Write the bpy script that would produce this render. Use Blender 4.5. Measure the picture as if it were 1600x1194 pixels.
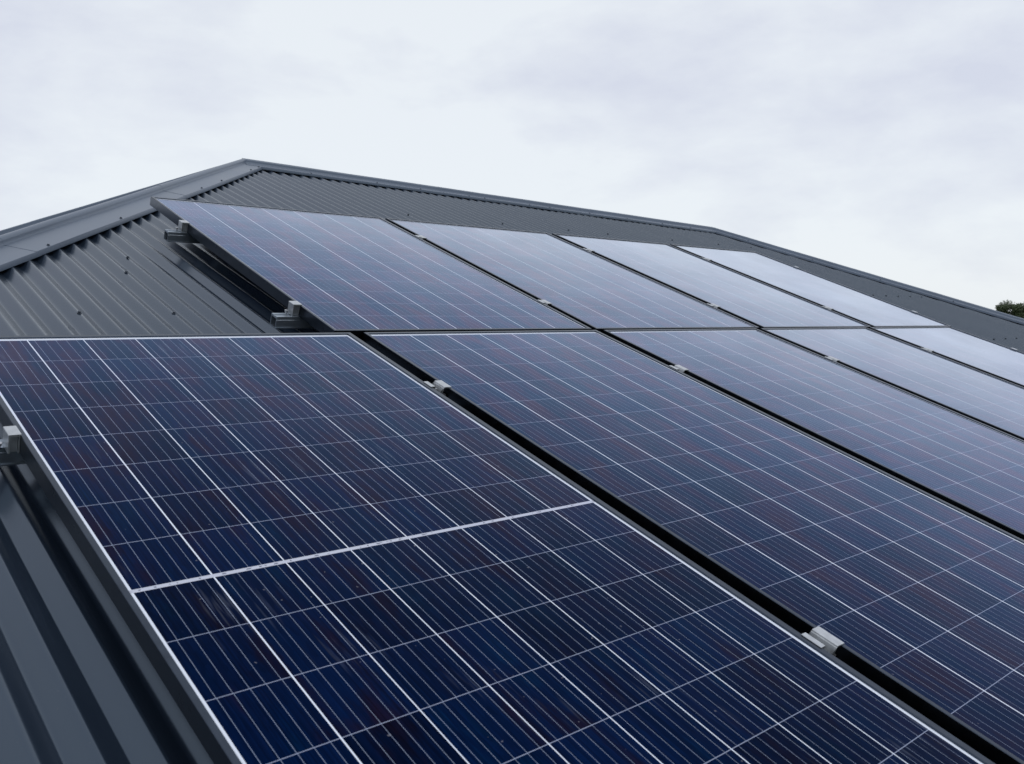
import bpy, bmesh, math, random
from mathutils import Matrix, Vector, Euler
random.seed(7)
for o in list(bpy.data.objects): bpy.data.objects.remove(o)
sc = bpy.context.scene
C = sc.collection
CAMZ = 3.95
S = 0.88                      # metres from the camera down to the panel plane

# ------------------------------------------------------------------ camera
cam_d = bpy.data.cameras.new('camera'); cam = bpy.data.objects.new('camera', cam_d); C.objects.link(cam)
cam_d.sensor_width = 36; cam_d.lens = 32.053; cam_d.clip_start = 0.05; cam_d.clip_end = 6000
cam.matrix_world = Matrix(((0.739650, 0.045206, -0.671471, 0), (-0.672991, 0.049684, -0.737980, 0), (0, 0.997741, 0.067172, CAMZ), (0, 0, 0, 1)))
cam_d.dof.use_dof = True; cam_d.dof.focus_distance = 2.9; cam_d.dof.aperture_fstop = 9
sc.camera = cam

# ------------------------------------------------------------------ world: overcast sky
SUN_EL, SUN_AZ = math.radians(62), math.radians(150)
world = bpy.data.worlds.new('World'); sc.world = world; world.use_nodes = True
nt = world.node_tree; nt.nodes.clear()
def N(nt, t, **k):
    n = nt.nodes.new(t)
    for a, b in k.items(): setattr(n, a, b)
    return n
wo = N(nt, 'ShaderNodeOutputWorld'); add = N(nt, 'ShaderNodeMixShader'); add.inputs[0].default_value = 0.88
sky = N(nt, 'ShaderNodeTexSky', sky_type='NISHITA', sun_disc=False, sun_elevation=SUN_EL, sun_rotation=SUN_AZ)
b1 = N(nt, 'ShaderNodeBackground'); b1.inputs[1].default_value = 0.1
nt.links.new(sky.outputs[0], b1.inputs[0])
tc = N(nt, 'ShaderNodeTexCoord'); mp = N(nt, 'ShaderNodeMapping'); mp.inputs['Scale'].default_value = (1, 1, 2.4)
mp.inputs['Location'].default_value = (0.35, 0.1, 0.25)
nt.links.new(tc.outputs['Generated'], mp.inputs[0])
n1 = N(nt, 'ShaderNodeTexNoise'); n1.inputs['Scale'].default_value = 5.2; n1.inputs['Detail'].default_value = 7; n1.inputs['Roughness'].default_value = 0.55; n1.inputs['Distortion'].default_value = 0.12
n2 = N(nt, 'ShaderNodeTexNoise'); n2.inputs['Scale'].default_value = 1.0; n2.inputs['Detail'].default_value = 3
nt.links.new(mp.outputs[0], n1.inputs[0]); nt.links.new(mp.outputs[0], n2.inputs[0])
r1 = N(nt, 'ShaderNodeValToRGB')
r1.color_ramp.elements[0].position = 0.44; r1.color_ramp.elements[0].color = (0.655, 0.685, 0.785, 1)
r1.color_ramp.elements[1].position = 0.63; r1.color_ramp.elements[1].color = (0.815, 0.855, 0.895, 1)
mm = N(nt, 'ShaderNodeMath', operation='MULTIPLY_ADD'); mm.inputs[1].default_value = 0.56
m3 = N(nt, 'ShaderNodeMath', operation='MULTIPLY'); m3.inputs[1].default_value = 0.47
nt.links.new(n1.outputs[0], mm.inputs[0]); nt.links.new(n2.outputs[0], m3.inputs[0]); nt.links.new(m3.outputs[0], mm.inputs[2])
# the cloud deck is thinner, and so brighter, towards the veiled sun side
vd = N(nt, 'ShaderNodeVectorMath', operation='DOT_PRODUCT'); nz = N(nt, 'ShaderNodeVectorMath', operation='NORMALIZE')
nt.links.new(tc.outputs['Generated'], nz.inputs[0]); nt.links.new(nz.outputs[0], vd.inputs[0]); vd.inputs[1].default_value = (0.735, 0.656, 0.170)
gm = N(nt, 'ShaderNodeMapRange', interpolation_type='SMOOTHSTEP'); gm.inputs[1].default_value = 0.80; gm.inputs[2].default_value = 0.985; gm.inputs[3].default_value = -0.02; gm.inputs[4].default_value = 0.125
nt.links.new(vd.outputs['Value'], gm.inputs[0])
ad = N(nt, 'ShaderNodeMath', operation='ADD'); nt.links.new(mm.outputs[0], ad.inputs[0]); nt.links.new(gm.outputs[0], ad.inputs[1])
nt.links.new(ad.outputs[0], r1.inputs[0])
b2 = N(nt, 'ShaderNodeBackground'); b2.inputs[1].default_value = 1.10
nt.links.new(r1.outputs[0], b2.inputs[0])
nt.links.new(b1.outputs[0], add.inputs[1]); nt.links.new(b2.outputs[0], add.inputs[2]); nt.links.new(add.outputs[0], wo.inputs[0])

sun_d = bpy.data.lights.new('sun', 'SUN'); sun = bpy.data.objects.new('sun', sun_d); C.objects.link(sun)
sun_d.energy = 0.5; sun_d.angle = math.radians(25); sun_d.color = (1, 0.985, 0.965)
sd = Vector((math.sin(SUN_AZ) * math.cos(SUN_EL), math.cos(SUN_AZ) * math.cos(SUN_EL), math.sin(SUN_EL)))
sun.rotation_euler = sd.to_track_quat('Z', 'Y').to_euler()
sc.view_settings.view_transform = 'Standard'; sc.view_settings.look = 'None'
sc.view_settings.exposure = 0.0; sc.view_settings.gamma = 1.0
sc.render.resolution_x = 1024; sc.render.resolution_y = 764

# ------------------------------------------------------------------ frames of reference
# roof frame: x along the ridge, y up the slope, z off the roof; origin under the camera on the panel plane
R3 = Matrix(((1, 0, 0), (0, 0.942379, -0.334546), (0, 0.334546, 0.942379)))
O0 = Vector((0, 0, CAMZ)) + R3 @ Vector((0, 0, -S))
F = Matrix.Translation(O0) @ R3.to_4x4()
RU = Matrix(((0.999997, 0.002568, -0.000149), (-0.002571, 0.999762, -0.021643), (0.000093, 0.021643, 0.999766)))
F2 = F @ Matrix.Translation(Vector((2.5, 2.6, 0)) * S) @ RU.to_4x4() @ Matrix.Translation(Vector((-2.5, -2.6, 0)) * S)

# ------------------------------------------------------------------ object helpers
def link_mesh(name, bm, mat, parent=None, mw=None, smooth=False):
    me = bpy.data.meshes.new(name); bmesh.ops.recalc_face_normals(bm, faces=bm.faces) if len(bm.faces) < 40000 else None
    bm.to_mesh(me); bm.free()
    if smooth:
        for p in me.polygons: p.use_smooth = True
    me.materials.append(mat)
    o = bpy.data.objects.new(name, me); C.objects.link(o)
    if parent: o.parent = parent
    if mw is not None: o.matrix_world = mw if not parent else mw
    return o
def tag(o, label, cat, group=None):
    o['label'] = label; o['category'] = cat
    if group: o['group'] = group
    return o
def empty(name, mw):
    o = bpy.data.objects.new(name, None); C.objects.link(o); o.matrix_world = mw; o.empty_display_size = 0.1
    return o
def box(bm, x0, x1, y0, y1, z0, z1):
    v = [bm.verts.new((x, y, z)) for z in (z0, z1) for x, y in ((x0, y0), (x1, y0), (x1, y1), (x0, y1))]
    for f in ((3, 2, 1, 0), (4, 5, 6, 7), (0, 1, 5, 4), (1, 2, 6, 5), (2, 3, 7, 6), (3, 0, 4, 7)): bm.faces.new([v[i] for i in f])
def extrude_profile(bm, prof, axis, a, b, cap=True):
    """closed profile of (p, q) points swept along an axis: axis 'x' -> (p,q)=(y,z); 'y' -> (x,z)"""
    def P(t, p, q): return (t, p, q) if axis == 'x' else (p, t, q)
    A = [bm.verts.new(P(a, *k)) for k in prof]; B = [bm.verts.new(P(b, *k)) for k in prof]
    n = len(prof)
    for i in range(n): bm.faces.new((A[i], A[(i + 1) % n], B[(i + 1) % n], B[i]))
    if cap: bm.faces.new(A); bm.faces.new(B[::-1])
def hexcyl(bm, cx, cy, z0, z1, r, n=6):
    A = [bm.verts.new((cx + r * math.cos(i * 2 * math.pi / n), cy + r * math.sin(i * 2 * math.pi / n), z0)) for i in range(n)]
    B = [bm.verts.new((v.co.x, v.co.y, z1)) for v in A]
    for i in range(n): bm.faces.new((A[i], A[(i + 1) % n], B[(i + 1) % n], B[i]))
    bm.faces.new(A[::-1]); bm.faces.new(B)

# ------------------------------------------------------------------ materials
def new_mat(name):
    m = bpy.data.materials.new(name); m.use_nodes = True; m.node_tree.nodes.clear()
    out = N(m.node_tree, 'ShaderNodeOutputMaterial'); return m, m.node_tree, out
def simple(name, col, rough=0.5, metal=0.0, spec=0.5,  var=0.12, scale=12, bump=0.0, bscale=60, rvar=0.08):
    m, t, out = new_mat(name)
    b = N(t, 'ShaderNodeBsdfPrincipled'); t.links.new(b.outputs[0], out.inputs[0])
    tc = N(t, 'ShaderNodeTexCoord'); no = N(t, 'ShaderNodeTexNoise'); no.inputs['Scale'].default_value = scale; no.inputs['Detail'].default_value = 6
    t.links.new(tc.outputs['Object'], no.inputs[0])
    r = N(t, 'ShaderNodeValToRGB'); r.color_ramp.elements[0].position = .3; r.color_ramp.elements[1].position = .7
    r.color_ramp.elements[0].color = tuple(c * (1 - var) for c in col) + (1,); r.color_ramp.elements[1].color = tuple(min(1, c * (1 + var)) for c in col) + (1,)
    t.links.new(no.outputs[0], r.inputs[0]); t.links.new(r.outputs[0], b.inputs['Base Color'])
    mr = N(t, 'ShaderNodeMapRange'); mr.inputs[3].default_value = max(0.02, rough - rvar); mr.inputs[4].default_value = rough + rvar
    t.links.new(no.outputs[0], mr.inputs[0]); t.links.new(mr.outputs[0], b.inputs['Roughness'])
    b.inputs['Metallic'].default_value = metal; b.inputs['Specular IOR Level'].default_value = spec
    if name in ('ridge_cap_paint', 'painted_screw'): b.inputs['Specular Tint'].default_value = (.78, .89, 1, 1)
    if bump:
        n2 = N(t, 'ShaderNodeTexNoise'); n2.inputs['Scale'].default_value = bscale; t.links.new(tc.outputs['Object'], n2.inputs[0])
        bp = N(t, 'ShaderNodeBump'); bp.inputs['Strength'].default_value = bump; bp.inputs['Distance'].default_value = .002
        t.links.new(n2.outputs[0], bp.inputs['Height']); t.links.new(bp.outputs[0], b.inputs['Normal'])
    return m
M_frame = simple('black_anodised_aluminium', (0.058, 0.072, 0.094), 0.30, 1.0, 0.5, .1, 30)
M_alu = simple('mill_aluminium', (0.54, 0.56, 0.57), 0.38, 0.85, 0.5, .12, 60, .15, 300)
M_rail = simple('rail_aluminium', (0.40, 0.45, 0.50), 0.36, 0.9, 0.5, .1, 25)
M_bolt = simple('stainless_bolt', (0.5, 0.5, 0.5), 0.3, 1.0)
M_screw = simple('painted_screw', (0.045, 0.055, 0.07), 0.5, 0, .4)
M_rubber = simple('grey_trim', (0.22, 0.23, 0.26), 0.45, 0, .5)
M_cap = simple('ridge_cap_paint', (0.090, 0.115, 0.155), 0.36, 0, .8, .10, 3.0, .05, 40)
M_wall = simple('pale_render_wall', (0.55, 0.53, 0.5), 0.85, 0, .3, .06, 4, .2, 80)
M_gutter = simple('gutter_paint', (0.05, 0.056, 0.065), 0.4, 0, .5)

def roof_material():
    m, t, out = new_mat('painted_corrugated_steel')
    b = N(t, 'ShaderNodeBsdfPrincipled'); t.links.new(b.outputs[0], out.inputs[0])
    tc = N(t, 'ShaderNodeTexCoord')
    no = N(t, 'ShaderNodeTexNoise'); no.inputs['Scale'].default_value = 1.6; no.inputs['Detail'].default_value = 8; no.inputs['Roughness'].default_value = .62
    mp = N(t, 'ShaderNodeMapping'); mp.inputs['Scale'].default_value = (2.2, .5, 1)
    t.links.new(tc.outputs['Object'], mp.inputs[0]); t.links.new(mp.outputs[0], no.inputs[0])
    r = N(t, 'ShaderNodeValToRGB'); r.color_ramp.elements[0].position = .33; r.color_ramp.elements[1].position = .68
    r.color_ramp.elements[0].color = (.013, .021, .035, 1); r.color_ramp.elements[1].color = (.018, .027, .042, 1)
    t.links.new(no.outputs[0], r.inputs[0])
    # fine dust specks
    vo = N(t, 'ShaderNodeTexNoise'); vo.inputs['Scale'].default_value = 260; vo.inputs['Detail'].default_value = 2
    t.links.new(tc.outputs['Object'], vo.inputs[0])
    gt = N(t, 'ShaderNodeMapRange'); gt.inputs[1].default_value = .74; gt.inputs[2].default_value = .80; gt.inputs[3].default_value = 0; gt.inputs[4].default_value = .35
    t.links.new(vo.outputs[0], gt.inputs[0])
    mx = N(t, 'ShaderNodeMix', data_type='RGBA'); mx.inputs[7].default_value = (.2, .18, .15, 1)
    t.links.new(gt.outputs[0], mx.inputs[0]); t.links.new(r.outputs[0], mx.inputs[6]); t.links.new(mx.outputs[2], b.inputs['Base Color'])
    mr = N(t, 'ShaderNodeMapRange'); mr.inputs[3].default_value = .15; mr.inputs[4].default_value = .27
    t.links.new(no.outputs[0], mr.inputs[0]); t.links.new(mr.outputs[0], b.inputs['Roughness'])
    b.inputs['Specular IOR Level'].default_value = 1.0; b.inputs['Specular Tint'].default_value = (.68, .85, 1, 1)
    return m
M_roof = roof_material()

def panel_material(idx, ncol, colw, nrow, rowh, nb, midbar):
    """photovoltaic laminate: cells, gaps, busbars under glass; object x to the right, y up the slope, origin in the top-left cell corner"""
    m, t, out = new_mat('photovoltaic_laminate')
    L = t.links.new
    tc = N(t, 'ShaderNodeTexCoord'); sp = N(t, 'ShaderNodeSeparateXYZ'); L(tc.outputs['Object'], sp.inputs[0])
    def M(op, a, b=None, c=None):
        n = N(t, 'ShaderNodeMath', operation=op)
        for i, v in enumerate((a, b, c)):
            if v is None: continue
            if isinstance(v, (int, float)): n.inputs[i].default_value = v
            else: L(v, n.inputs[i])
        return n.outputs[0]
    x = sp.outputs[0]; y = M('MULTIPLY', sp.outputs[1], -1.0)
    cx = M('DIVIDE', x, colw); ry = M('DIVIDE', y, rowh)
    fx = M('FRACT', cx)
    dcol = M('MULTIPLY', M('ABSOLUTE', M('SUBTRACT', M('FRACT', M('ADD', cx, .5)), .5)), colw)
    drow = M('MULTIPLY', M('ABSOLUTE', M('SUBTRACT', M('FRACT', M('ADD', ry, .5)), .5)), rowh)
    col = M('LESS_THAN', dcol, M('ADD', .0011 if midbar else .0017, M('MULTIPLY', M('COMPARE', cx, 1.0, .05), .0003 if midbar else 0.0))); row = M('LESS_THAN', drow, .00068)
    jv = N(t, 'ShaderNodeCombineXYZ'); L(M('FLOOR', cx), jv.inputs[0]); L(M('FLOOR', ry), jv.inputs[1]); jv.inputs[2].default_value = 11.3 + idx
    jn = N(t, 'ShaderNodeTexWhiteNoise', noise_dimensions='3D'); L(jv.outputs[0], jn.inputs[0])
    fx = M('ADD', fx, M('MULTIPLY', M('SUBTRACT', jn.outputs[0], .5), .022))        # ribbons shift a little from cell to cell
    d = .93 / nb; mg = (1 - (nb - 1) * d) / 2
    pb = M('DIVIDE', M('SUBTRACT', fx, mg), d)
    db = M('MULTIPLY', M('ABSOLUTE', M('SUBTRACT', M('FRACT', M('ADD', pb, .5)), .5)), d * colw)
    bus = M('LESS_THAN', db, .00036)
    outm = M('MAXIMUM', M('MAXIMUM', M('LESS_THAN', x, 0), M('GREATER_THAN', x, ncol * colw)), M('MAXIMUM', M('LESS_THAN', y, 0), M('GREATER_THAN', y, nrow * rowh)))
    white = M('MAXIMUM', col, outm)
    # crystalline cells
    cellc = N(t, 'ShaderNodeCombineXYZ'); L(M('FLOOR', cx), cellc.inputs[0]); L(M('FLOOR', ry), cellc.inputs[1]); cellc.inputs[2].default_value = idx * 3.7
    wn = N(t, 'ShaderNodeTexWhiteNoise', noise_dimensions='3D'); L(cellc.outputs[0], wn.inputs[0])
    mp = N(t, 'ShaderNodeMapping'); mp.inputs['Scale'].default_value = (15, 4.2, 1); mp.inputs['Location'].default_value = (idx * 5.3, idx * 2.1, idx)
    L(tc.outputs['Object'], mp.inputs[0])
    # offset the pattern from cell to cell so that every cell is its own wafer
    ofs = N(t, 'ShaderNodeVectorMath', operation='MULTIPLY_ADD'); L(wn.outputs[1], ofs.inputs[0]); ofs.inputs[1].default_value = (.35, .35, .35); L(mp.outputs[0], ofs.inputs[2])
    no = N(t, 'ShaderNodeTexNoise'); no.inputs['Scale'].default_value = 1.0; no.inputs['Detail'].default_value = 5; no.inputs['Roughness'].default_value = .6; L(ofs.outputs[0], no.inputs[0])
    rp = N(t, 'ShaderNodeValToRGB'); cr = rp.color_ramp
    cr.elements[0].position = .30; cr.elements[0].color = (.0008, .0125, .046, 1)
    cr.elements[1].position = .72; cr.elements[1].color = (.0100, .0060, .0190, 1)
    e = cr.elements.new(.42); e.color = (.0008, .0078, .038, 1)
    e = cr.elements.new(.55); e.color = (.0014, .0078, .037, 1)
    e = cr.elements.new(.63); e.color = (.0050, .0062, .024, 1)
    L(no.outputs[0], rp.inputs[0])
    vo = N(t, 'ShaderNodeTexVoronoi'); vo.inputs['Scale'].default_value = 1.0
    mp2 = N(t, 'ShaderNodeMapping'); mp2.inputs['Scale'].default_value = (190, 40, 1); L(tc.outputs['Object'], mp2.inputs[0]); L(mp2.outputs[0], vo.inputs[0])
    vs = N(t, 'ShaderNodeSeparateColor'); L(vo.outputs['Color'], vs.inputs[0])
    k = M('ADD', M('MULTIPLY', vs.outputs[0], .22), M('MULTIPLY', wn.outputs[0], .45)); k = M('ADD', k, .42)
    # faint printed finger streaks parallel to the busbars
    fs = N(t, 'ShaderNodeTexNoise'); fs.inputs['Scale'].default_value = 1.0; fs.inputs['Detail'].default_value = 1
    mp3 = N(t, 'ShaderNodeMapping'); mp3.inputs['Scale'].default_value = (300, 1.5, 1); L(tc.outputs['Object'], mp3.inputs[0]); L(mp3.outputs[0], fs.inputs[0])
    k = M('MULTIPLY', k, M('ADD', M('MULTIPLY', fs.outputs[0], 1.4), .30))
    cm = N(t, 'ShaderNodeVectorMath', operation='SCALE'); L(rp.outputs[0], cm.inputs[0]); L(k, cm.inputs['Scale'])
    def mix(f, a, b):
        n = N(t, 'ShaderNodeMix', data_type='RGBA'); L(f, n.inputs[0])
        for i, v in ((6, a), (7, b)):
            if isinstance(v, tuple): n.inputs[i].default_value = v
            else: L(v, n.inputs[i])
        return n.outputs[2]
    c = mix(bus, cm.outputs[0], (.29, .34, .44, 1))
    c = mix(row, c, (.31, .35, .46, 1))
    c = mix(white, c, (.80, .85, .93, 1))
    if midbar:
        mid = M('LESS_THAN', M('ABSOLUTE', M('SUBTRACT', y, nrow * rowh / 2)), .0046)
        c = mix(mid, c, (.56, .58, .66, 1))
        near = M('LESS_THAN', M('ABSOLUTE', M('SUBTRACT', y, nrow * rowh / 2)), .0016)
        ds = N(t, 'ShaderNodeTexNoise'); ds.inputs['Scale'].default_value = 75; ds.inputs['Detail'].default_value = 0; L(tc.outputs['Object'], ds.inputs[0])
        dash = M('MULTIPLY', near, M('MULTIPLY', M('GREATER_THAN', ds.outputs[0], .56), M('LESS_THAN', db, .007)))
        c = mix(dash, c, (.16, .17, .22, 1))
    # dust and small droppings
    du = N(t, 'ShaderNodeTexNoise'); du.inputs['Scale'].default_value = 85; du.inputs['Detail'].default_value = 1; L(tc.outputs['Object'], du.inputs[0])
    sk = N(t, 'ShaderNodeMapRange'); sk.inputs[1].default_value = .775; sk.inputs[2].default_value = .80; sk.inputs[4].default_value = .30; L(du.outputs[0], sk.inputs[0])
    c = mix(sk.outputs[0], c, (.40, .40, .44, 1))
    sm = N(t, 'ShaderNodeTexNoise'); sm.inputs['Scale'].default_value = 1.0; sm.inputs['Detail'].default_value = 3
    mp4 = N(t, 'ShaderNodeMapping'); mp4.inputs['Scale'].default_value = (120, 7, 1); mp4.inputs['Location'].default_value = (idx, idx * 3.1, 0); L(tc.outputs['Object'], mp4.inputs[0]); L(mp4.outputs[0], sm.inputs[0])
    sb_ = N(t, 'ShaderNodeTexNoise'); sb_.inputs['Scale'].default_value = 3.2; sb_.inputs['Detail'].default_value = 1; L(tc.outputs['Object'], sb_.inputs[0])
    st = M('MULTIPLY', M('MAXIMUM', M('SUBTRACT', sm.outputs[0], .56), 0.0), M('MAXIMUM', M('SUBTRACT', sb_.outputs[0], .58), 0.0))
    c = mix(M('MINIMUM', M('MULTIPLY', st, 7.0), .16), c, (.34, .38, .46, 1))
    df = N(t, 'ShaderNodeBsdfDiffuse'); L(c, df.inputs[0])
    gl = N(t, 'ShaderNodeBsdfGlossy')
    gl.inputs[0].default_value = (.80, .885, 1.0, 1)
    rn = N(t, 'ShaderNodeTexNoise'); rn.inputs['Scale'].default_value = 2.4; rn.inputs['Detail'].default_value = 4; L(tc.outputs['Object'], rn.inputs[0])
    rr = N(t, 'ShaderNodeMapRange'); rr.inputs[3].default_value = .05; rr.inputs[4].default_value = .12; L(rn.outputs[0], rr.inputs[0]); L(rr.outputs[0], gl.inputs['Roughness'])
    lw = N(t, 'ShaderNodeLayerWeight'); lw.inputs[0].default_value = .5
    fr = M('MINIMUM', M('ADD', M('MULTIPLY', M('POWER', lw.outputs['Facing'], 6.9), 2.4), .0005), .82)
    # smear of dust films modulates the sheen slightly
    fr = M('MULTIPLY', fr, M('ADD', M('MULTIPLY', rn.outputs[0], .35), .83))
    # anti-reflective film: blue to plum sheen at middle angles, clear at grazing ones
    tc_ = N(t, 'ShaderNodeMapRange', interpolation_type='SMOOTHSTEP'); tc_.inputs[1].default_value = .38; tc_.inputs[2].default_value = .66; L(no.outputs[0], tc_.inputs[0])
    tintn = mix(tc_.outputs[0], (.47, .66, 1.0, 1), (.68, .66, 1.0, 1))
    gz = N(t, 'ShaderNodeMapRange', interpolation_type='SMOOTHSTEP'); gz.inputs[1].default_value = .66; gz.inputs[2].default_value = .90; L(lw.outputs['Facing'], gz.inputs[0])
    tintn = mix(gz.outputs[0], tintn, (.87, .92, 1.0, 1)); L(tintn, gl.inputs[0])
    ms = N(t, 'ShaderNodeMixShader'); L(fr, ms.inputs[0]); L(df.outputs[0], ms.inputs[1]); L(gl.outputs[0], ms.inputs[2]); L(ms.outputs[0], out.inputs[0])
    return m

# ------------------------------------------------------------------ ground
M_grass = simple('grass', (0.07, 0.10, 0.035), 0.9, 0, .2, .35, .6, .4, 20)
bm = bmesh.new(); R = 2500; n = 48
cv = bm.verts.new((0, 0, 0)); ring = [bm.verts.new((R * math.cos(i * 2 * math.pi / n), R * math.sin(i * 2 * math.pi / n), 0)) for i in range(n)]
for i in range(n): bm.faces.new((cv, ring[i], ring[(i + 1) % n]))
g = link_mesh('ground', bm, M_grass); g['kind'] = 'structure'; g['label'] = 'flat grassy ground round the house'

# ------------------------------------------------------------------ house with hipped corrugated roof
ZC = -0.0968                      # crest level of the corrugations in the roof frame
PITCH, AMP = 0.0738, 0.0084
A0, B0 = (2.91, 5.95), (7.61, 5.40)
HL = (A0[1] - 3.52) / (A0[0] - 0.85)          # hip slopes in the roof frame (dy/dx on the left, dx/dy on the right)
HR = (8.53 - B0[0]) / (B0[1] - 2.70)
YE = -1.3
def hip_left_x(y): return A0[0] - (A0[1] - y) / HL
def hip_right_x(y): return B0[0] + (B0[1] - y) * HR
def ymax(x):
    if x < A0[0]: return A0[1] - (A0[0] - x) * HL
    if x > B0[0]: return B0[1] - (x - B0[0]) / HR
    return A0[1] + (B0[1] - A0[1]) * (x - A0[0]) / (B0[0] - A0[0])
house = empty('house', Matrix.Translation((3, 4, 0)))
tag(house, 'low house under a dark grey hipped roof of corrugated steel carrying the solar panels', 'house')
house['label'] = 'house under a dark grey hipped corrugated steel roof that carries the solar panels'
def to_world(bm, Mx):
    bmesh.ops.transform(bm, matrix=Mx, verts=bm.verts)
def hchild(name, bm, mat, parent, smooth=False):
    """mesh given in world coordinates, kept in place under its parent"""
    me = bpy.data.meshes.new(name); bm.to_mesh(me); bm.free(); me.materials.append(mat)
    if smooth:
        for p in me.polygons: p.use_smooth = True
    o = bpy.data.objects.new(name, me); C.objects.link(o); o.parent = parent
    o.matrix_parent_inverse = parent.matrix_world.inverted()
    return o
bpy.context.view_layer.update()
# front face: real corrugation, every sheet 10 waves wide and lapped over the next
bm = bmesh.new()
xL, xR = hip_left_x(YE), hip_right_x(YE)
SEG = 24
i0 = int(math.floor((xL - 0.837) / PITCH)) - 1; i1 = int(math.ceil((xR - 0.837) / PITCH)) + 1
cols = []
for w in range(i0, i1):
    lap = (w % 10)
    for s in range(SEG):
        ph = s / SEG
        x = 0.837 + (w + ph - 0.5) * PITCH            # ph=.5 is a crest
        if x < xL or x > xR: continue
        z = ZC - AMP + AMP * math.asin(.95 * -math.cos(2 * math.pi * ph)) / math.asin(.95)
        # slightly flattened crests and valleys, as rolled steel has
        frac = (lap + ph) / 10
        z += 0.0016 * frac - 0.0008 + 0.0006 * math.sin(w * 1.7)
        yt = ymax(x)
        ys = [YE + (yt - YE) * k / 10 for k in range(11)] if yt > YE + .02 else None
        if not ys: continue
        cols.append([bm.verts.new((x, yy, z + 0.0012 * math.sin(yy * 2.1 + w * .6))) for yy in ys])
for a, b in zip(cols, cols[1:]):
    for k in range(10):
        bm.faces.new((a[k], b[k], b[k + 1], a[k + 1]))
to_world(bm, F)
roof = hchild('roof', bm, M_roof, house, smooth=True)
Wp = lambda x, y, z=ZC: F @ Vector((x, y, z))
pA, pB = Wp(*A0), Wp(*B0)
pEL, pER = Wp(xL, YE), Wp(xR, YE)
mir = lambda p, r: Vector((p.x, 2 * r.y - p.y, p.z))
pEL2, pER2 = mir(pEL, pA), mir(pER, pB)
_n = (pB - pA).cross(pEL2 - pA)          # keep the back face in one plane
pER2.z = pA.z - (_n.x * (pER2.x - pA.x) + _n.y * (pER2.y - pA.y)) / _n.z
def plain_face(corners, nm, eave_dir):
    """another roof face with its own corrugations running down the slope"""
    bm = bmesh.new()
    o = corners[0]; ex = eave_dir.normalized(); nrm = (corners[1] - o).cross(corners[2] - o).normalized()
    if nrm.z < 0: nrm = -nrm
    ey = nrm.cross(ex)
    pts = [((c - o).dot(ex), (c - o).dot(ey)) for c in corners]
    xs = [p[0] for p in pts]; lo, hi = min(xs), max(xs)
    def span(x):
        hit = []
        for (x0, y0), (x1, y1) in zip(pts, pts[1:] + pts[:1]):
            if (x0 - x) * (x1 - x) <= 0 and abs(x1 - x0) > 1e-6: hit.append(y0 + (y1 - y0) * (x - x0) / (x1 - x0))
        return (min(hit), max(hit)) if hit else None
    prev = None; k = 0; x = lo + 1e-3
    while x < hi:
        sp = span(x)
        z = -AMP - AMP * math.cos(2 * math.pi * (x / PITCH))
        cur = [bm.verts.new(o + ex * x + ey * (sp[0] + (sp[1] - sp[0]) * j / 2) + nrm * z) for j in range(3)] if sp and sp[1] - sp[0] > .01 else None
        if prev and cur:
            for j in range(2): bm.faces.new((prev[j], cur[j], cur[j + 1], prev[j + 1]))
        prev = cur; x += PITCH / 8
    return hchild(nm, bm, M_roof, house, smooth=True)
plain_face([pEL2, pEL, pA], 'roof', pEL - pEL2)
plain_face([pER, pER2, pB], 'roof', pER2 - pER)
plain_face([pER2, pEL2, pA, pB], 'roof', pEL2 - pER2)

def capping(nm, p, q, nf, nb_, width, skip_back=False):
    """folded ridge or hip cap from p to q (world, at crest level): lipped apron each side, rolled top"""
    bm = bmesh.new(); d = (q - p).normalized()
    sf = d.cross(nf).normalized(); sb = d.cross(nb_).normalized()
    if sf.z > 0: sf = -sf
    if sb.z > 0: sb = -sb
    up = (nf + nb_).normalized()
    half = [(width + .0010, .0010), (width + .0012, .0022), (width - .0070, .0172), (.060, .0158), (.0172, .0152)]
    prof = [sf * p_ + nf * z_ for p_, z_ in half]
    c = up * .0235; sdir = (sf - sb); sdir = (sdir - up * sdir.dot(up)).normalized()
    for a in (-12, 2, 16, 34, 54, 72, 90, 108, 126, 146, 164, 178, 192): prof.append(c + sdir * math.cos(math.radians(a)) * .0170 + up * math.sin(math.radians(a)) * .0165)
    prof += [sb * p_ + nb_ * z_ for p_, z_ in half[::-1]]
    Lc = (q - p).length; npc = max(2, int(round(Lc / 1.55)))       # lengths of capping, each lapped over the next
    for j in range(npc):
        rows = []; a0, a1 = j * Lc / npc - (.02 if j else 0), (j + 1) * Lc / npc
        for i in range(5):
            t_ = i / 4; b = p + d * (a0 + (a1 - a0) * t_) + up * (.0009 * (1 - t_) + .0007 * math.sin((j * 4 + i) * 2.3))
            rows.append([bm.verts.new(b + v) for v in prof])
        for a, b in zip(rows, rows[1:]):
            for k in range(len(prof) - 1): bm.faces.new((a[k], a[k + 1], b[k + 1], b[k]))
    o = hchild(nm, bm, M_cap, house, smooth=True)
    md = o.modifiers.new('s', 'SOLIDIFY'); md.thickness = .0009
    for p_ in o.data.polygons: p_.use_smooth = True
    es = o.modifiers.new('e', 'EDGE_SPLIT'); es.split_angle = math.radians(38)
    return o
nF = (R3 @ Vector((0, 0, 1)))
def pn(a, b, c):
    n = (b - a).cross(c - a).normalized(); return n if n.z > 0 else -n
nL, nR_, nB = pn(pEL2, pEL, pA), pn(pER, pER2, pB), pn(pER2, pEL2, pA)
hipL = capping('hip_cap', pEL, pA, nF, nL, .137)
ridge = capping('ridge_cap', pA - (pB - pA).normalized() * .012, pB, nF, nB, .112)
hipR = capping('hip_cap', pB, pER, nF, nR_, .105)
capping('hip_cap', pEL2, pA, nB, nL, .12); capping('hip_cap', pER2, pB, nB, nR_, .12)

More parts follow.
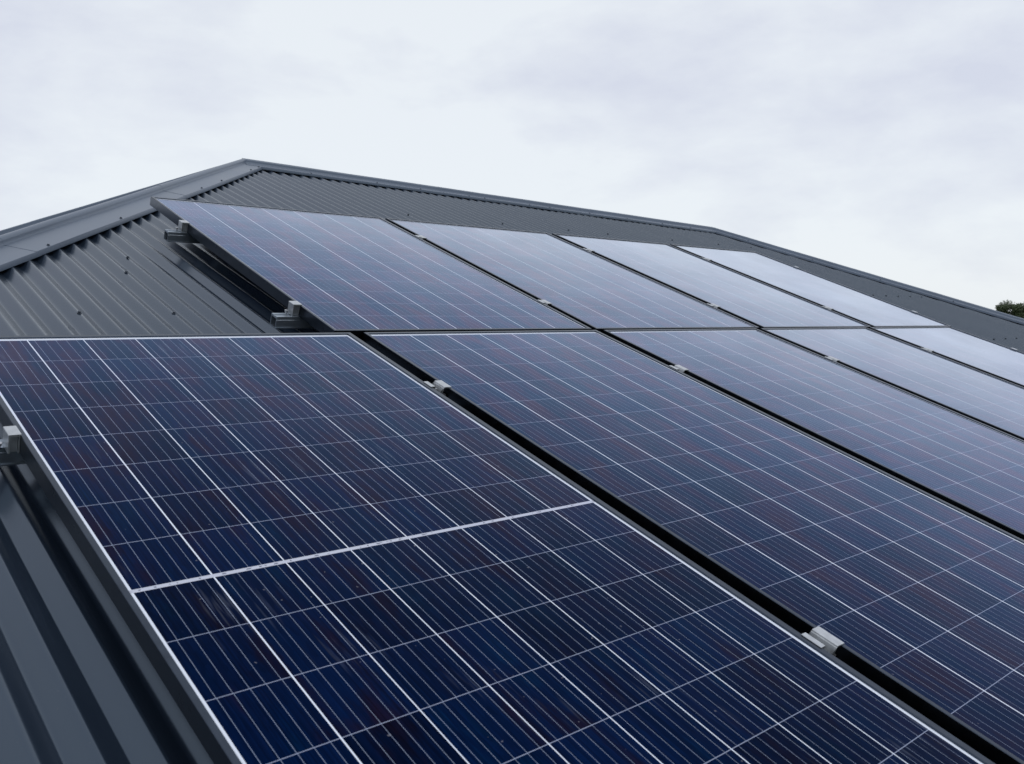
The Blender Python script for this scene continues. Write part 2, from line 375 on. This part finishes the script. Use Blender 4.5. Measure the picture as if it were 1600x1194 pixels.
# roof screws: hex head on a dished washer, one mesh copied
def screw_bm():
    bm = bmesh.new(); hexcyl(bm, 0, 0, .0, .002, .0072, 16); hexcyl(bm, 0, 0, .002, .0066, .0044, 6)
    return bm
bm = screw_bm(); me_s = bpy.data.meshes.new('screw'); bm.to_mesh(me_s); bm.free(); me_s.materials.append(M_screw)
nscrew = [0]
def put_screw(pos, nrm, parent):
    lp = F.inverted() @ pos
    if lp.y > ymax(lp.x) - .03 or lp.x > hip_right_x(lp.y) - .05: return
    if nscrew[0] >= 96: return
    nscrew[0] += 1
    o = bpy.data.objects.new('screw', me_s); C.objects.link(o); o.parent = parent
    q = nrm.to_track_quat('Z', 'Y')
    o.matrix_parent_inverse = parent.matrix_world.inverted()
    o.matrix_basis = Matrix.Translation(pos) @ q.to_matrix().to_4x4()
bpy.context.view_layer.update()
def crest(x): return 0.837 + round((x - 0.837) / PITCH) * PITCH
dL = Vector((1, HL)).normalized(); pL = Vector((dL.y, -dL.x))       # along and across the left hip
for x in (.33, .92, 1.35, 1.65, 2.07, 2.31, 2.73, 2.86):                    # on the left hip apron, one in a few crests
    y = ymax(x); c = Vector((x, y)) + pL * .120
    put_screw(Wp(c.x, c.y, ZC + .0168), nF, roof)
for x in (3.35, 3.86, 4.22, 4.66, 4.80, 5.3, 5.46, 5.9, 6.35, 6.8, 7.2, 7.6):
    y = ymax(x) - .098; put_screw(Wp(crest(x), y, ZC + .0168), nF, roof)
for y in (5.0, 4.4, 3.8, 3.2): put_screw(Wp(hip_right_x(y) - .085, y, ZC + .0168), nF, roof)
for x in (.16, .52, .88, 1.22): put_screw(Wp(crest(x), 2.82, ZC), nF, roof)
for x in (1.22, 1.30): put_screw(Wp(crest(x), 3.27 if x < 1.25 else 3.47, ZC), nF, roof)
for x in (3.5, 4.3, 4.95, 5.4, 6.2, 6.9, 7.4): put_screw(Wp(crest(x), 4.78, ZC), nF, roof)
for k in range(9): put_screw(Wp(crest(6.45 + k * .22), 3.36, ZC), nF, roof)
for k in range(14): put_screw(Wp(crest(6.4 + k * .22), 2.35, ZC), nF, roof)
for k in range(5): put_screw(Wp(crest(-1.4 + k * .36), 1.2, ZC), nF, roof)

# walls, fascia and gutter under the eaves
ins = .5
xw0, xw1, yw0, yw1 = pEL.x + ins, pER.x - ins, pEL.y + ins, pEL2.y - ins
zt = pEL.z - .02
bm = bmesh.new()
def wall_with_openings(bm, x0, x1, y, h, ops, thick, axis):
    cuts = sorted(set([x0, x1] + [v for o_ in ops for v in (o_[0], o_[1])]))
    def B(a, b, z0, z1):
        if axis == 'x': box(bm, a, b, y - thick / 2, y + thick / 2, z0, z1)
        else: box(bm, y - thick / 2, y + thick / 2, a, b, z0, z1)
    for a, b in zip(cuts, cuts[1:]):
        op = [o_ for o_ in ops if o_[0] <= a and o_[1] >= b]
        if op: B(a, b, 0, op[0][2]); B(a, b, op[0][3], h)
        else: B(a, b, 0, h)
ops_f = [(xw0 + 1.6, xw0 + 3.2, .9, 2.1), (xw0 + 6, xw0 + 7.8, .9, 2.1)]
wall_with_openings(bm, xw0, xw1, yw0, zt, ops_f, .2, 'x')
wall_with_openings(bm, xw0, xw1, yw1, zt, ops_f, .2, 'x')
wall_with_openings(bm, yw0 + .1, yw1 - .1, xw0 + .1, zt, [(yw0 + 3, yw0 + 4.5, .9, 2.1)], .2, 'y')
wall_with_openings(bm, yw0 + .1, yw1 - .1, xw1 - .1, zt, [(yw0 + 3, yw0 + 4.5, .9, 2.1)], .2, 'y')
hchild('wall', bm, M_wall, house)
M_glass = simple('dark_window_glass', (.02, .025, .03), .08, 0, .8)
for (a, b, z0, z1) in ops_f:
    for yy in (yw0, yw1):
        bm = bmesh.new()
        for (u0, u1, w0, w1) in ((a, b, z0, z0 + .05), (a, b, z1 - .05, z1), (a, a + .05, z0 + .05, z1 - .05), (b - .05, b, z0 + .05, z1 - .05), ((a + b) / 2 - .025, (a + b) / 2 + .025, z0 + .05, z1 - .05)):
            box(bm, u0 + .001, u1 - .001, yy - .03, yy + .03, w0 + .001, w1 - .001)
        wdw = hchild('window', bm, M_gutter, house)
        bm = bmesh.new(); box(bm, a + .03, b - .03, yy - .006, yy + .006, z0 + .03, z1 - .03); hchild('pane', bm, M_glass, wdw)
bm = bmesh.new()
gp = [(0, 0), (.11, 0), (.12, .09), (.11, .095), (.10, .012), (.012, .012), (.012, .11), (0, .11)]
def gutter_run(p, q, outward):
    d = (q - p)
    A = [bm.verts.new(p + outward * (a - .03) + Vector((0, 0, b - .13))) for a, b in gp]; B = [bm.verts.new(v.co + d) for v in A]
    for i in range(len(gp)): bm.faces.new((A[i], A[(i + 1) % len(gp)], B[(i + 1) % len(gp)], B[i]))
    bm.faces.new(A); bm.faces.new(B[::-1])
gutter_run(pEL, pER, Vector((0, -1, 0)))
gutter_run(pEL2, pER2, Vector((0, 1, 0)))
gutter_run(pEL, pEL2, Vector((-1, 0, 0)))
gutter_run(pER, pER2, Vector((1, 0, 0)))
hchild('gutter', bm, M_gutter, house)

# ------------------------------------------------------------------ solar panels
LIP, MARG, HT, FD = .0108, .0054, .0042, .034
MR, MT, LR, LT = .0070, .0125, .0165, .0125    # margins and lips on the right and the top
def ring_frame(bm, x0, x1, y0, y1):
    """mitred frame: outer rectangle x0..x1 / y0..y1"""
    lv = [(0, -FD), (0, HT - .0012), (.0012, HT), ('l', HT), ('L', HT - .0008), ('L', -.006), (.002, -.006), (.002, -FD + .002), (.03, -FD + .002), (.03, -FD)]
    rings = []
    for i, z in lv:
        a, b, c, d = (LIP, LR, LIP, LT) if i == 'L' else (LIP - .0008, LR - .0008, LIP - .0008, LT - .0008) if i == 'l' else (i, i, i, i)
        rings.append([bm.verts.new(v) for v in ((x0 + a, y0 + c, z), (x1 - b, y0 + c, z), (x1 - b, y1 - d, z), (x0 + a, y1 - d, z))])
    rings.append(rings[0])
    for a, b in zip(rings, rings[1:]):
        for k in range(4): bm.faces.new((a[k], a[(k + 1) % 4], b[(k + 1) % 4], b[k]))
def make_panel(idx, base, u0, u1, vtop, nrow, rowp, ncol, nb, midbar, label, group):
    """u0,u1: cell edges; vtop: top cell edge (camera-height units)"""
    x0, x1, yt = u0 * S, u1 * S, vtop * S
    rowh = rowp * S; h = nrow * rowh; w = x1 - x0; colw = w / ncol
    root = empty('solar_panel', base @ Matrix.Translation((x0, yt, 0)))
    tag(root, label, 'solar panel', group)
    e = LIP + MARG
    er, et = LR + MR, LT + MT
    bm = bmesh.new(); ring_frame(bm, -e, w + er, -h - e, et); link_mesh('frame', bm, M_frame, root)
    bm = bmesh.new(); i = .004
    box(bm, -e + i, w + er - i, -h - e + i, et - i, -.0052, 0)
    link_mesh('glass', bm, panel_material(idx, ncol, colw, nrow, rowh, nb, midbar), root)
    return root
GL = 'solar panels of the lower row'; GU = 'solar panels of the upper row'
VT = 2.649
lower = [(.572, 1.775, 8, 5, True, 'nearest solar panel of the lower row, with a thick white bar across its middle'),
         (1.878, 3.096, 7, 6, False, 'second panel of the lower row, right of the one with the thick white bar'),
         (3.193, 4.412, 6, 8, False, 'middle panel of the lower row, third from the near left one'),
         (4.505, 5.690, 5, 8, False, 'fourth panel of the lower row, pale with sky reflection, next to the last one'),
         (5.792, 7.000, 5, 8, False, 'last panel at the right end of the lower row')]
for i, (a, b, nc, nb, mb, lab) in enumerate(lower):
    P = make_panel(i, F, a, b, VT, 16, .1588, nc, nb, mb, lab, GL)
    if i == 0: P1 = P
upper = [(1.763, 3.078, 7, 6, 'blue panel at the left end of the upper row, its corner over the hip flashing'),
         (3.157, 4.460, 6, 7, 'second panel of the upper row, right of the one at the hip flashing'),
         (4.556, 5.782, 5, 8, 'third panel of the upper row, pale with sky reflection'),
         (5.880, 7.036, 5, 8, 'palest panel at the right end of the upper row')]
for i, (a, b, nc, nb, lab) in enumerate(upper):
    make_panel(10 + i, F2, a, b, 4.492, 12, .1486, nc, nb, False, lab, GU)
# worn pale edge strip along the right side of the nearest panel
bm = bmesh.new()
xr = (1.775 - .572) * S + LR + MR
pts = [(-.012, xr + .0005, xr + .0045), (-1.0, xr + .0005, xr + .0045), (-1.7, xr + .0005, xr + .006), (-1.93, xr + .0005, xr + .0095), (-2.0, xr + .0005, xr + .0085), (-2.03, xr + .0005, xr + .003)]
top = []; 
for y, a, b in pts: top.append([bm.verts.new((a, y, HT - .004)), bm.verts.new((b, y, HT - .006)), bm.verts.new((b, y, HT - .008)), bm.verts.new((a, y, HT - .009))])
for p, q in zip(top, top[1:]):
    for k in range(4): bm.faces.new((p[k], p[(k + 1) % 4], q[(k + 1) % 4], q[k]))
bm.faces.new(top[0]); bm.faces.new(top[-1][::-1])
link_mesh('edge_strip', bm, M_rubber, P1)

# ------------------------------------------------------------------ rails
def make_rail(base, u0, u1, v, v1, label):
    root = empty('mounting_rail', base @ Matrix.Translation((u0 * S, v * S, -FD)) @ Matrix.Rotation(math.atan2(v1 - v, u1 - u0), 4, 'Z'))
    tag(root, label, 'rail', 'mounting rails under the panels')
    Ln = (u1 - u0) * S; bm = bmesh.new()
    t = .0028; w, h = .019, .040
    outer = [(-w, 0), (-.006, 0), (-.006, -.002), (.006, -.002), (.006, 0), (w, 0), (w, -.008), (w - .0012, -.009), (w - .0012, -.011), (w, -.012), (w, -h), (-w, -h), (-w - .004, -h), (-w - .004, -h + .003), (-w, -h + .003), (-w, -.012), (-w + .0012, -.011), (-w + .0012, -.009), (-w, -.008)]
    inner = [(-w + t, -.0045 - t), (w - t, -.0045 - t), (w - t, -h + t), (-w + t, -h + t)]
    def side(prof, flip=False):
        A = [bm.verts.new((0, p, q)) for p, q in prof]; B = [bm.verts.new((Ln, p, q)) for p, q in prof]; n = len(prof)
        for i in range(n):
            f = (A[i], A[(i + 1) % n], B[(i + 1) % n], B[i]); bm.faces.new(f if not flip else f[::-1])
        return A, B
    oA, oB = side(outer); iA, iB = side(inner, True)
    for o_, i_ in ((oA, iA), (oB, iB)):
        edges = []
        for loop in (o_, i_):
            for k in range(len(loop)):
                e = bm.edges.get((loop[k], loop[(k + 1) % len(loop)]))
                edges.append(e)
        bmesh.ops.bridge_loops(bm, edges=edges) if False else bmesh.ops.triangle_fill(bm, use_beauty=True, use_dissolve=False, edges=edges)
    link_mesh('rail_body', bm, M_rail, root)
    # feet that stand on the corrugation crests
    gap = -ZC - FD - h
    k = .45
    while k < Ln - .2:
        bm = bmesh.new()
        extrude_profile(bm, [(-.019, -h - .0002), (-.019, -h - gap + .004), (-.062, -h - gap + .004), (-.062, -h - gap + .0005), (.022, -h - gap + .0005), (.022, -h - .0002)], 'x', k, k + .045)
        f = link_mesh('bracket', bm, M_rail, root)
        k += 1.3
    return root
make_rail(F, .36, 7.13, 2.085, 2.245, 'rail under the lower panel row, poking out at the left edge of the photo')
make_rail(F, .36, 7.13, .690, .72, 'aluminium rail under the lower part of the lower panel row')
make_rail(F2, 1.655, 7.14, 4.060, 4.12, 'rail nearest the ridge, its open end poking out beside the upper panel corner')
make_rail(F2, 1.650, 7.14, 2.965, 3.03, 'rail under the lower part of the upper row, its open end above the lower row')

# ------------------------------------------------------------------ clamps
def bolt(parent, x, y, z0, z1):
    bm = bmesh.new(); hexcyl(bm, x, y, z0, z1 - .005, .004, 10); hexcyl(bm, x, y, z1 - .005, z1, .0068, 6)
    return link_mesh('bolt', bm, M_bolt, parent)
def mid_clamp(base, ul, ur, v, label, group, ln=.050):
    """between two cell edges ul|ur"""
    xl = ul * S + LR + MR; xr_ = ur * S - LIP - MARG; g = xr_ - xl
    root = empty('mid_clamp', base @ Matrix.Translation((xr_, v * S, HT)))
    tag(root, label, 'clamp', group)
    q = .0034
    # upper plate hooked over the right-hand frame, sloping web, channel floor
    prof = [(.0088, .0003), (.0092, .0018), (.0085, q), (-.0150, q), (-.0165, q - .001), (-.0205, -.0170), (-g + .0105, -.0180), (-g + .0105, -.0205), (-.0235, -.0198), (-.0190, -.0010), (-.0140, .0004), (-.001, .0003)]
    bm = bmesh.new(); extrude_profile(bm, prof, 'y', -ln / 2, ln / 2); link_mesh('plate', bm, M_alu, root)
    prof = [(-g + .0102, -.0180), (-g + .0110, .0012), (-g + .0090, .0026), (-g - .0045, .0026), (-g - .0052, .0012), (-g - .0045, .0003), (-g + .0070, .0003), (-g + .0075, -.0205), (-g + .0100, -.0205)]
    bm = bmesh.new(); extrude_profile(bm, prof, 'y', -ln * .28, ln / 2); link_mesh('jaw', bm, M_alu, root)
    bm = bmesh.new(); box(bm, -g + .0125, -.0050, -ln * .5 + .001, ln * .40, -FD - .004, -.0208); link_mesh('block', bm, M_alu, root)
    bolt(root, (-.0205 - g + .0105) / 2, -.002, -.0185, -.0090)
    return root
def end_clamp(base, ue, v, side, label, group, wd=.024, ln=.036, hook=.0065):
    x = ue * S + side * (LIP + MARG)
    root = empty('end_clamp', base @ Matrix.Translation((x, v * S, HT)))
    tag(root, label, 'clamp', group)
    s = side; bot = -FD - HT + .0005
    prof = [(-s * hook, .0004), (-s * hook, .0034), (s * wd, .0034), (s * (wd + .001), .002), (s * wd, bot), (s * (wd - .003), bot), (s * (wd - .003), -.0015), (s * .0032, -.0015), (s * .0032, bot + .0), (s * .0006, bot), (s * .0006, .0004)]
    bm = bmesh.new(); extrude_profile(bm, prof, 'y', -ln / 2, ln / 2); link_mesh('body', bm, M_alu, root)
    bm = bmesh.new()     # serrated inner web and foot
    box(bm, min(s * .004, s * (wd - .0035)), max(s * .004, s * (wd - .0035)), -ln / 2 + .006, ln / 2 - .004, bot + .001, -.003)
    link_mesh('web', bm, M_alu, root)
    bolt(root, s * (wd + .011), ln * .15, bot - .001, bot + .013)
    return root
GC = 'mid clamps in the gaps between panels'; GE = 'end clamps on the ends of the rails'
lo = [(1.775, 1.878), (3.096, 3.193), (4.412, 4.505), (5.690, 5.792)]
names_lo = ['clamp in the widest gap, between the panel with the white bar and the second one', 'clamp between the second and middle panels of the lower row', 'clamp between the middle and fourth panels of the lower row', 'clamp between the fourth and last panels of the lower row']
vv_lo = [2.171, 2.195, 2.203, 2.262]
for (a, b), nm, v in zip(lo, names_lo, vv_lo): mid_clamp(F, a, b, v, nm, GC)
mid_clamp(F, 1.775, 1.878, .703, 'large silvery clamp nearest the camera, in the gap at the lower right', GC, .058)
hi = [(3.078, 3.157), (4.460, 4.556), (5.782, 5.880)]
nm_hi = ['between the first and second panels of the upper row', 'between the second and third panels of the upper row', 'between the third and last panels of the upper row']
for (a, b), nm in zip(hi, nm_hi):
    mid_clamp(F2, a, b, 4.125, 'small clamp near the ridge ' + nm, GC, .046)
    mid_clamp(F2, a, b, 3.045, 'small clamp near the lower row ' + nm, GC, .048)
end_clamp(F, .572, 2.055, -1, 'end clamp holding the nearest panel, at the left edge of the photo', GE, .021, .042, .0012)
end_clamp(F2, 1.763, 4.065, -1, 'pale end clamp just below the upper row corner at the hip flashing', GE)
end_clamp(F2, 1.763, 2.972, -1, 'pale end clamp above the lower row, on the left side of the upper row', GE)
end_clamp(F2, 7.036, 4.085, 1, 'end clamp on the far right side of the upper row, nearer the ridge', GE)
end_clamp(F2, 7.036, 2.990, 1, 'end clamp on the far right side of the upper row, farther from the ridge', GE)
end_clamp(F, 7.000, 2.195, 1, 'end clamp on the far right side of the lower row', GE)

# ------------------------------------------------------------------ trees beyond the house
M_bark = simple('bark', (.11, .085, .065), .9, 0, .2, .3, 6, .5, 30)
def leaf_mat(nm, a, b):
    m, t, out = new_mat(nm); p = N(t, 'ShaderNodeBsdfPrincipled'); t.links.new(p.outputs[0], out.inputs[0])
    tc = N(t, 'ShaderNodeTexCoord'); no = N(t, 'ShaderNodeTexNoise'); no.inputs['Scale'].default_value = 1.4; no.inputs['Detail'].default_value = 4
    t.links.new(tc.outputs['Object'], no.inputs[0]); r = N(t, 'ShaderNodeValToRGB')
    r.color_ramp.elements[0].position = .35; r.color_ramp.elements[0].color = a + (1,); r.color_ramp.elements[1].position = .65; r.color_ramp.elements[1].color = b + (1,)
    t.links.new(no.outputs[0], r.inputs[0]); t.links.new(r.outputs[0], p.inputs['Base Color']); p.inputs['Roughness'].default_value = .7
    return m
def limb(bm, p, q, r0, r1, n=7):
    d = (q - p).normalized(); u = d.orthogonal().normalized(); w = d.cross(u)
    A = [bm.verts.new(p + (u * math.cos(k * 2 * math.pi / n) + w * math.sin(k * 2 * math.pi / n)) * r0) for k in range(n)]
    B = [bm.verts.new(q + (u * math.cos(k * 2 * math.pi / n) + w * math.sin(k * 2 * math.pi / n)) * r1) for k in range(n)]
    for k in range(n): bm.faces.new((A[k], A[(k + 1) % n], B[(k + 1) % n], B[k]))
def make_tree(pos, h, rad, mats, label, seed, nclump=34, leaves=260, airy=1.0):
    rnd = random.Random(seed)
    root = empty('tree', Matrix.Translation(pos)); tag(root, label, 'tree', 'trees beyond the roof')
    bm = bmesh.new(); top = Vector((rnd.uniform(-.3, .3), rnd.uniform(-.3, .3), h * .5))
    mid = Vector((rnd.uniform(-.15, .15), rnd.uniform(-.15, .15), h * .25))
    limb(bm, Vector((0, 0, -.1)), mid, h * .035, h * .028); limb(bm, mid, top, h * .028, h * .018)
    cl = []
    for i in range(nclump):
        a = rnd.uniform(0, 2 * math.pi); zz = rnd.uniform(.35, 1.0)
        rr = rad * math.sqrt(max(.05, 1 - ((zz - .6) / .45) ** 2)) * rnd.uniform(.35, 1)
        c = Vector((rr * math.cos(a), rr * math.sin(a), h * zz * .93)); cl.append((c, rad * rnd.uniform(.16, .32)))
        if i % 2 == 0:
            k = mid.lerp(top, rnd.uniform(.2, 1)); j = k.lerp(c, .55) + Vector((0, 0, .1)); limb(bm, k, j, h * .011, h * .006, 5); limb(bm, j, c, h * .006, h * .002, 5)
    link_mesh('trunk', bm, M_bark, root)
    bm = bmesh.new()
    for c, r in cl:
        for _ in range(leaves):
            v = Vector((rnd.gauss(0, 1), rnd.gauss(0, 1), rnd.gauss(0, .75))); v = v.normalized() * r * rnd.uniform(.2, 1.1) * airy
            p = c + v; s = rnd.uniform(.05, .10) * (h / 8) ** .5
            a = Vector((rnd.gauss(0, 1), rnd.gauss(0, 1), rnd.gauss(0, 1))).normalized(); b = a.orthogonal().normalized()
            bm.faces.new([bm.verts.new(p + a * s), bm.verts.new(p + b * s * .5), bm.verts.new(p - a * s), bm.verts.new(p - b * s * .5)])
    me = bpy.data.meshes.new('crown'); bm.to_mesh(me); bm.free(); me.materials.append(mats)
    o = bpy.data.objects.new('crown', me); C.objects.link(o); o.parent = root
Mw3 = cam.matrix_world.to_3x3()
def ray_ground(px, dist):
    """ground point in the direction of an image column at the horizon"""
    d = Mw3 @ Vector(((px - 800) / 1416.3, 0.0, -1)); d.z = 0; d.normalize(); return Vector((d.x, d.y, 0)) * dist
L_dark = leaf_mat('dark_leaves', (.030, .050, .016), (.060, .085, .030))
L_olive = leaf_mat('olive_leaves', (.055, .065, .030), (.11, .10, .06))
make_tree(ray_ground(1575, 62), 5.22, 1.32, L_dark, 'rounded dark green tree just above the right end of the roof', 3, 70, 420, .9)
make_tree(ray_ground(1612, 66), 5.15, 1.25, L_olive, 'sparser olive brown tree at the right edge of the photo', 9, 50, 320, 1.0)
make_tree(ray_ground(1586, 72), 6.0, .50, L_dark, 'thin airy tree top rising behind the rounded dark one', 21, 14, 60, 1.4)
make_tree(ray_ground(1690, 70), 6.6, 2.2, L_dark, 'broad tree further right along the same row', 5, 50, 300)
